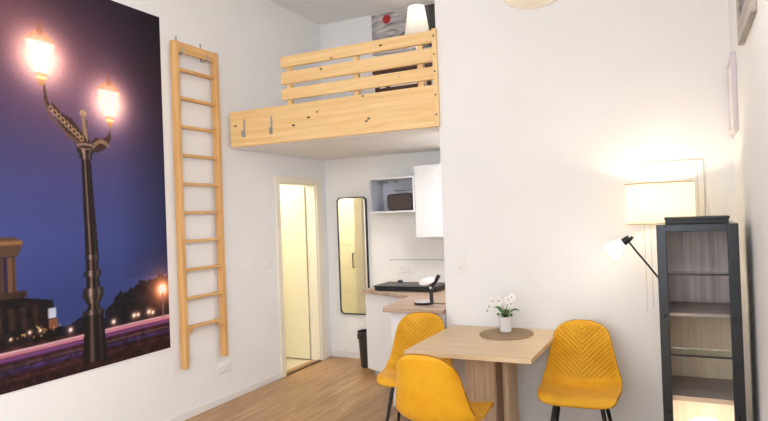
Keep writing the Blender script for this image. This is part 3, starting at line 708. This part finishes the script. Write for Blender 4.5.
def shell(sa, sb, ns, nu=28):
    """closed padded shell between stations; top grid + bottom grid + rim"""
    ss = [sa+(sb-sa)*(math.sin(PI/2*i/ns) if sb == 1 else 1-math.cos(PI/2*i/ns)) for i in range(ns+1)]
    def station(s):
        y, z, w_ = chair_profile(s); e = .01
        ya, za, _ = chair_profile(max(0, s-e)); yb, zb_, _ = chair_profile(min(1, s+e))
        ty, tz_ = yb-ya, zb_-za; L = math.hypot(ty, tz_); ty /= L; tz_ /= L
        ny_, nz_ = -tz_, ty      # sitting side normal
        # round the outline towards both ends
        endf = 1.0
        if s > .86: endf = max(.06, 1-((s-.86)/.14)**2.6)**(1/2.6)
        if s < .09: endf = .30+.70*max(0, 1-((.09-s)/.09)**2.2)**(1/2.2)
        return y, z, w_*endf, ny_, nz_
    def dish(s):      # how strongly the sides wrap forward
        return min(1, s/.14, max(0, 1-s)/.16)*(.030 if s < .4 else .030+.032*min(1, (s-.4)/.15))
    tp, bt_ = [], []
    for s in ss:
        y, z, w_, ny_, nz_ = station(s); r1, r2 = [], []
        for k in range(nu+1):
            u = math.sin(PI/2*(-1+2*k/nu)); lift = dish(s)*abs(u)**2.4
            edge = (1-abs(u)**8)**.5; ends = min(1, math.sqrt(max(0, s/.035)) if s < .035 else 1, math.sqrt(max(0, (1-s)/.03)) if s > .97 else 1)
            th = .017+.013*edge*ends; pu = .008*edge*ends
            r1.append((w_*u, y+ny_*(lift+pu), z+nz_*(lift+pu)))
            r2.append((w_*u, y+ny_*(lift-th), z+nz_*(lift-th)))
        tp.append(r1); bt_.append(r2)
    vs = [p for r in tp for p in r]+[p for r in bt_ for p in r]; W_ = nu+1; m_ = W_*(ns+1); mb = MB()
    f0, f1 = [], []
    for i in range(ns):
        for k in range(nu):
            a = i*W_+k; sm = (ss[i]+ss[i+1])/2; um = abs(-1+2*(k+.5)/nu)
            (f1 if (sm > .575 and sm < .955 and um < .80) else f0).append((a, a+1, a+W_+1, a+W_))
            f0.append((m_+a, m_+a+W_, m_+a+W_+1, m_+a+1))
        a = i*W_; f0.append((a, a+W_, m_+a+W_, m_+a)); a += nu; f0.append((a, m_+a, m_+a+W_, a+W_))
    for k in range(nu):
        f0.append((k, m_+k, m_+k+1, k+1)); a = ns*W_+k; f0.append((a, a+1, m_+a+1, m_+a))
    mb.add(vs, f0, 0); n0 = len(mb.v); mb.f += [tuple(f) for f in f1]; mb.m += [1]*len(f1)
    rim = [[tuple((Vector(tp[i][k])+Vector(bt_[i][k]))/2) for i in range(ns+1)] for k in (0, nu)]
    return mb, rim, [tuple((Vector(a)+Vector(b))/2) for a, b in zip(tp[-1], bt_[-1])]
def make_chair():
    t = thing('dining_chair', '', 'chair')
    mb, rim, _ = shell(0, .56, 22); mb.build('seat', [M['yellow'], M['quilt']], t, smooth=50, world=False)
    mb, rim, top = shell(.56, 1, 30); mb.build('backrest', [M['yellow'], M['quilt']], t, smooth=50, world=False)
    path = rim[0]+top[1:-1]+rim[1][::-1]
    MB().tube(path, .0035, 8).build('piping', M['piping'], t, smooth=60, world=False)
    fr_ = MB().box(-.15, .15, -.15, -.125, .405, .422).box(-.15, .15, .075, .10, .405, .422).box(-.15, -.125, -.15, .10, .405, .422).box(.125, .15, -.15, .10, .405, .422)
    fr_.build('under_frame', M['blackmetal'], t, bevel=.003, world=False)
    for sx_ in (-1, 1):
        for (ya, yb) in ((-.135, -.215), (.085, .205)):
            MB().tube([(sx_*.135, ya, .41), (sx_*.205, yb, 0.0)], [.0135, .0095], 16).build('leg', M['blackmetal'], t, smooth=50, world=False)
    return t
c0 = make_chair()
c0.location = (-.618, 3.94, 0); c0.rotation_euler = (0, 0, math.radians(3))
c1 = copy_tree(c0); c1.location = (-1.752, 3.985, 0); c1.rotation_euler = (0, 0, math.radians(10))
c2 = copy_tree(c0); c2.location = (-1.268, 3.25, 0); c2.rotation_euler = (0, 0, math.radians(177))
c0['label'] = 'mustard yellow quilted chair right of the table, facing the camera'
c1['label'] = 'mustard yellow chair at the left end of the table beside the kitchen worktop'
c2['label'] = 'mustard yellow chair in front of the table, its smooth back to the camera'
for c_ in (c0, c1, c2): c_['group'] = 'mustard yellow dining chairs round the table'

# ------------------------------------------------------------------ display cabinet
cx0, cx1, cy0, cy1, cz1 = -.129, .240, 3.43, 3.88, 1.496
dc = thing('display_cabinet', 'narrow tall display cabinet with slate metal frame in the corner', 'cabinet', ((cx0+cx1)/2, (cy0+cy1)/2, 0))
st_, tr_ = .046, .036
MB().box(cx0, cx0+st_, cy0, cy0+.03, .04, cz1).build('front_stile', M['frame_dark'], dc, bevel=.003)
MB().box(cx1-st_-.004, cx1, cy0, cy0+.03, .04, cz1).build('front_stile', M['frame_dark'], dc, bevel=.003)
MB().box(cx0+st_, cx1-st_-.004, cy0, cy0+.03, cz1-tr_, cz1).build('top_rail', M['frame_dark'], dc, bevel=.002)
MB().box(cx0+st_, cx1-st_-.004, cy0, cy0+.03, .04, .09).build('bottom_rail', M['frame_dark'], dc, bevel=.002)
MB().box(cx0, cx0+.018, cy0+.03, cy1, .04, cz1).build('side_panel', M['frame_dark'], dc)
MB().box(cx1-.018, cx1, cy0+.03, cy1, .04, cz1).build('side_panel', M['frame_dark'], dc)
MB().box(cx0+.018, cx1-.018, cy0+.03, cy1, cz1-.018, cz1).build('top_panel', M['frame_dark'], dc)
MB().box(cx0+.018, cx1-.018, cy0+.03, cy1, .05, .08).build('bottom_panel', M['shelf_grey'], dc)
MB().box(cx0+.018, cx1-.018, cy1-.012, cy1-.001, 1.02, cz1-.018).build('back_panel', M['board_grey'], dc)  # upper back boards greyer than the lower ones
MB().box(cx0+.018, cx1-.018, cy1-.012, cy1-.001, .08, 1.02).build('back_panel', M['board_tan'], dc)
for xa, xb in ((cx0+.018, cx0+.026), (cx1-.026, cx1-.018)):
    MB().box(xa, xb, cy0+.03, cy1-.012, .08, cz1-.018).build('inner_lining', M['board_grey'], dc)
for z, nm in ((1.030, 'shelf'), (.604, 'shelf')):
    sf = MB().box(cx0+.027, cx1-.027, cy0+.034, cy1-.013, z-.004, z+.012).build('shelf', M['shelf_grey'], dc)
    MB().box(cx0+.027, cx1-.027, cy0+.031, cy0+.034, z-.012 if z < .9 else z-.004, z+.012).build('edge_band', M['shelf_edge'] if z < .9 else M['shelf_grey'], sf)
for z in (1.240, .825):
    gs = MB().box(cx0+.027, cx1-.027, cy0+.034, cy0+.20, z-.003, z+.003).build('glass_shelf', M['glass'], dc)
    MB().box(cx0+.027, cx1-.027, cy0+.028, cy0+.034, z-.005, z+.005).build('edge_rod', M['black'], gs)
for x in (cx0+.026, cx1-.030):
    for z in (1.03, .54): MB().lathe([(0, 0), (.010, 0), (.009, .006), (0, .008)], (x, cy0, z), 16, (0, -1, 0)).build('screw_cap', M['blackmetal'], dc, smooth=40)
for x in (cx0+.03, cx1-.03):
    for y in (cy0+.03, cy1-.03): MB().lathe([(0, 0), (.015, 0), (.018, .04), (0, .04)], (x, y, .002), 12).build('foot', M['blackmetal'], dc)
bb = thing('flat_box', 'flat black box lying on top of the display cabinet', 'box', (.06, 3.62, cz1))
MB().box(-.088, .206, 3.53, 3.73, cz1+.001, cz1+.022).build('box_body', M['black'], bb, bevel=.002)
MB().box(-.092, .210, 3.526, 3.734, cz1+.022, cz1+.036).build('lid', M['black'], bb, bevel=.002)
gl = thing('glowing_globe', 'glowing white globe on a stand in the bottom of the display cabinet', 'lamp', (.065, 3.62, .08))
MB().lathe([(0, 0), (.06, 0), (.06, .02), (.02, .03), (.02, .14), (0, .14)], (.065, 3.62, .081), 28).build('base', M['ceramic'], gl)
MB().lathe([(0, 0), (.05, .004), (.09, .04), (.112, .10), (.116, .15), (.10, .20), (.06, .235), (0, .25)], (.065, 3.62, .215), 36).build('globe', M['glow_soft'], gl, smooth=80)  # emissive white globe near the cabinet bottom

# ------------------------------------------------------------------ floor lamp with reading arm
fx, fy = -.130, 4.13
fl = thing('floor_lamp', 'lit floor lamp with a wide cream drum shade and reading arm', 'lamp', (fx, fy, 0))
MB().lathe([(0, 0), (.13, 0), (.13, .02), (.02, .03), (0, .03)], (fx, fy, 0), 36).build('base', M['blackmetal'], fl, smooth=40)
MB().tube([(fx, fy, .02), (fx, fy, 1.55)], .011, 16).build('pole', M['blackmetal'], fl, smooth=40)
MB().lathe([(.196, 0), (.196, .244), (.193, .244), (.193, 0), (.196, 0)], (fx, fy, 1.488), 56).build('lamp_shade', M['shade'], fl, smooth=40)
sr = MB().lathe([(.1975, 0), (.1975, .006), (.1915, .006), (.1915, 0), (.1975, 0)], (fx, fy, 1.4845), 56)
sr.build('shade_ring', M['shade_trim'], fl, smooth=40)
sr = MB().lathe([(.1975, 0), (.1975, .006), (.1915, .006), (.1915, 0), (.1975, 0)], (fx, fy, 1.7295), 56)
sr.build('shade_ring', M['shade_trim'], fl, smooth=40)
MB().tube([(fx-.193, fy, 1.52), (fx+.193, fy, 1.52)], .003, 8).tube([(fx, fy-.193, 1.52), (fx, fy+.193, 1.52)], .003, 8).build('shade_spider', M['blackmetal'], fl)
MB().lathe([(0, 0), (.014, 0), (.02, .03), (.03, .06), (.028, .085), (0, .105)], (fx, fy, 1.55), 24).build('bulb', M['glow'], fl, smooth=80)
ra = MB().tube([(fx, fy-.005, 1.12), (fx-.03, 4.06, 1.17), (fx-.075, 4.02, 1.24), (fx-.13, 4.0, 1.315), (fx-.178, 4.0, 1.385)], .006, 12).build('reading_arm', M['blackmetal'], fl, smooth=60)
MB().tube([(fx-.170, 4.0, 1.405), (fx-.210, 4.0, 1.375)], [.020, .024], 20).build('socket', M['blackmetal'], ra, smooth=40)
MB().tube([(fx-.168, 4.0, 1.395), (fx-.152, 3.995, 1.41)], .010, 12).build('switch_knob', M['blackmetal'], ra, smooth=40)
MB().lathe([(.022, 0), (.034, .02), (.048, .06), (.056, .10), (.053, .10), (.045, .06), (.031, .022), (.02, 0)], (fx-.208, 4.0, 1.377), 28, (-.78, -.05, -.60)).build('reading_shade', mat('lit_frosted_glass', (1, 1, 1, 1), .4, emis=(1, .95, .86, 1), estr=5), ra, smooth=60)
MB().lathe([(0, 0), (.012, 0), (.02, .03), (.022, .05), (0, .07)], (fx-.210, 4.0, 1.375), 20, (-.78, -.05, -.60)).build('reading_bulb', M['glow'], ra, smooth=80)

# ------------------------------------------------------------------ pendant lamp
qx, qy, qz = -.478, 2.30, 2.425
pn = thing('pendant_lamp', 'cream glass ceiling lamp whose rounded underside shows at the top edge', 'lamp', (qx, qy, CZ))
MB().lathe([(.0, -.063), (.05, -.060), (.09, -.045), (.112, -.018), (.118, .01), (.105, .035), (.06, .055), (.02, .06), (0, .06)], (qx, qy, qz), 40).build('glass_bowl', M['opal'], pn, smooth=60)
MB().lathe([(0, 0), (.022, 0), (.02, .05), (.006, .07), (0, .07)], (qx, qy, qz+.058), 20).build('cap', M['chrome'], pn, smooth=40)
MB().tube([(qx, qy, qz+.12), (qx, qy, CZ-.03)], .004, 8).build('cord', M['plastic'], pn)
MB().lathe([(0, 0), (.05, 0), (.045, .03), (0, .03)], (qx, qy, CZ-.03), 24).build('ceiling_rose', M['plastic'], pn, smooth=40)

kl = thing('added_kitchen_lamp', 'added unseen round ceiling lamp under the loft behind the wall edge', 'lamp', (-1.78, 5.0, 2.256))  # unseen lamp added to brighten the kitchen under the loft
MB().lathe([(0, 0), (.10, .01), (.11, .04), (.0, .045)], (-1.78, 5.0, 2.211), 32).build('glass_cover', M['opal'], kl, smooth=40)
# ------------------------------------------------------------------ framed pictures on the right wall
m = mat('blurred_print', rough=.5); n = N(m); t = n.n('ShaderNodeTexNoise', Scale=5, Detail=4); n.l(n.coords(), t.inputs['Vector'])
n.l(n.ramp(t.outputs['Fac'], [(.35, lin(60, 60, 70)), (.6, lin(190, 186, 182))]), n.b.inputs['Base Color'])
silver = wood('silver_frame', lin(190, 182, 170), lin(130, 122, 112), 'y', rough=.4)
white_fr = mat('pale_lilac_frame', lin(214, 206, 212), .4)
for nm, lab, y0, y1, z0, z1, fm, pm_, w in (('picture_frame', 'upper dark picture in a silver frame on the right wall', 2.90, 3.50, 2.375, 3.05, silver, mat('dark_print', lin(52, 54, 66), .25), .10),
                                      ('picture_frame', 'lower pale picture frame on the right wall near the corner', 3.98, 4.34, 2.01, 2.455, white_fr, M['paper'], .03)):
    r = thing(nm, lab, 'picture', (XR, (y0+y1)/2, z0))
    f = MB().box(XR-.026, XR-.001, y0, y0+w, z0, z1).box(XR-.026, XR-.001, y1-w, y1, z0, z1).box(XR-.026, XR-.001, y0+w, y1-w, z0, z0+w).box(XR-.026, XR-.001, y0+w, y1-w, z1-w, z1)
    f.build('frame', fm, r, bevel=.002); MB().box(XR-.018, XR-.002, y0+w, y1-w, z0+w, z1-w).build('print', pm_, r)

# ------------------------------------------------------------------ light
def lamp(name, typ, loc, energy, color=(1, 1, 1), size=None, rot=None, sy=None, rad=None):
    l = bpy.data.lights.new(name, typ); l.energy = energy; l.color = color
    if typ == 'AREA':
        l.shape = 'RECTANGLE'; l.size = size; l.size_y = sy
    if rad is not None: l.shadow_soft_size = rad
    o = bpy.data.objects.new(name, l); col.objects.link(o); o.location = loc
    if rot: o.rotation_euler = rot
    return o
for i, (a, b) in enumerate((W1, W2)):
    lamp('added_window_daylight', 'AREA', ((a+b)/2, YR-.16, 1.95), 12, (.93, .96, 1.0), b-a-.1, (PI/2, 0, 0), 2.2)  # daylight of the added rear windows
lamp('added_window_daylight', 'AREA', (XR+.16, sum(WR)/2, 1.95), 190, (.90, .95, 1.0), WR[1]-WR[0]-.1, (PI/2, 0, PI/2), 2.2)  # daylight of the added right window, brightens the left wall
lamp('pendant_light', 'POINT', (qx, qy, qz+.16), 9, (1, .90, .78), rad=.08)
lamp('floor_lamp_bulb', 'POINT', (fx, fy, 1.64), 8, (1, .82, .58), rad=.04)
lamp('reading_bulb_light', 'POINT', (fx-.28, 3.99, 1.30), .7, (1, .90, .72), rad=.04)
lamp('kitchen_fill_light', 'AREA', (-1.78, 5.0, 2.18), 9, (1, .96, .93), .2, (0, 0, 0), .2)  # fill for the kitchen corner, from the added lamp
lamp('bedside_light', 'POINT', (-2.21, 5.35, 3.50), 36, (1, .93, .85), rad=.04)
lamp('hall_light', 'POINT', (-4.45, 5.1, 2.4), 25, (1, .95, .82), rad=.1)
w = bpy.data.worlds.new('sky'); bpy.context.scene.world = w; w.use_nodes = True
w.node_tree.nodes['Background'].inputs[0].default_value = (.75, .85, 1, 1); w.node_tree.nodes['Background'].inputs[1].default_value = 1.5

# ------------------------------------------------------------------ camera
cam = bpy.data.cameras.new('camera'); co = bpy.data.objects.new('camera', cam); col.objects.link(co)
cam.sensor_width = 36; cam.lens = 607.78/768*36; cam.clip_start = .02
yaw, pitch, roll = .45707098, .00743861, -.03690223
fwd = Vector((-math.sin(yaw)*math.cos(pitch), math.cos(yaw)*math.cos(pitch), math.sin(pitch)))
rt = Vector((math.cos(yaw), math.sin(yaw), 0)); up = rt.cross(fwd)
r2 = rt*math.cos(roll)+up*math.sin(roll); u2 = -rt*math.sin(roll)+up*math.cos(roll)
mt = Matrix((r2, u2, -fwd)).transposed().to_4x4(); mt.translation = (0, 0, 1.6); co.matrix_world = mt
sc = bpy.context.scene; sc.camera = co
sc.view_settings.view_transform = 'Standard'; sc.view_settings.look = 'None'; sc.view_settings.gamma = 1; sc.view_settings.use_curve_mapping = False
sc.view_settings.exposure = 0.45
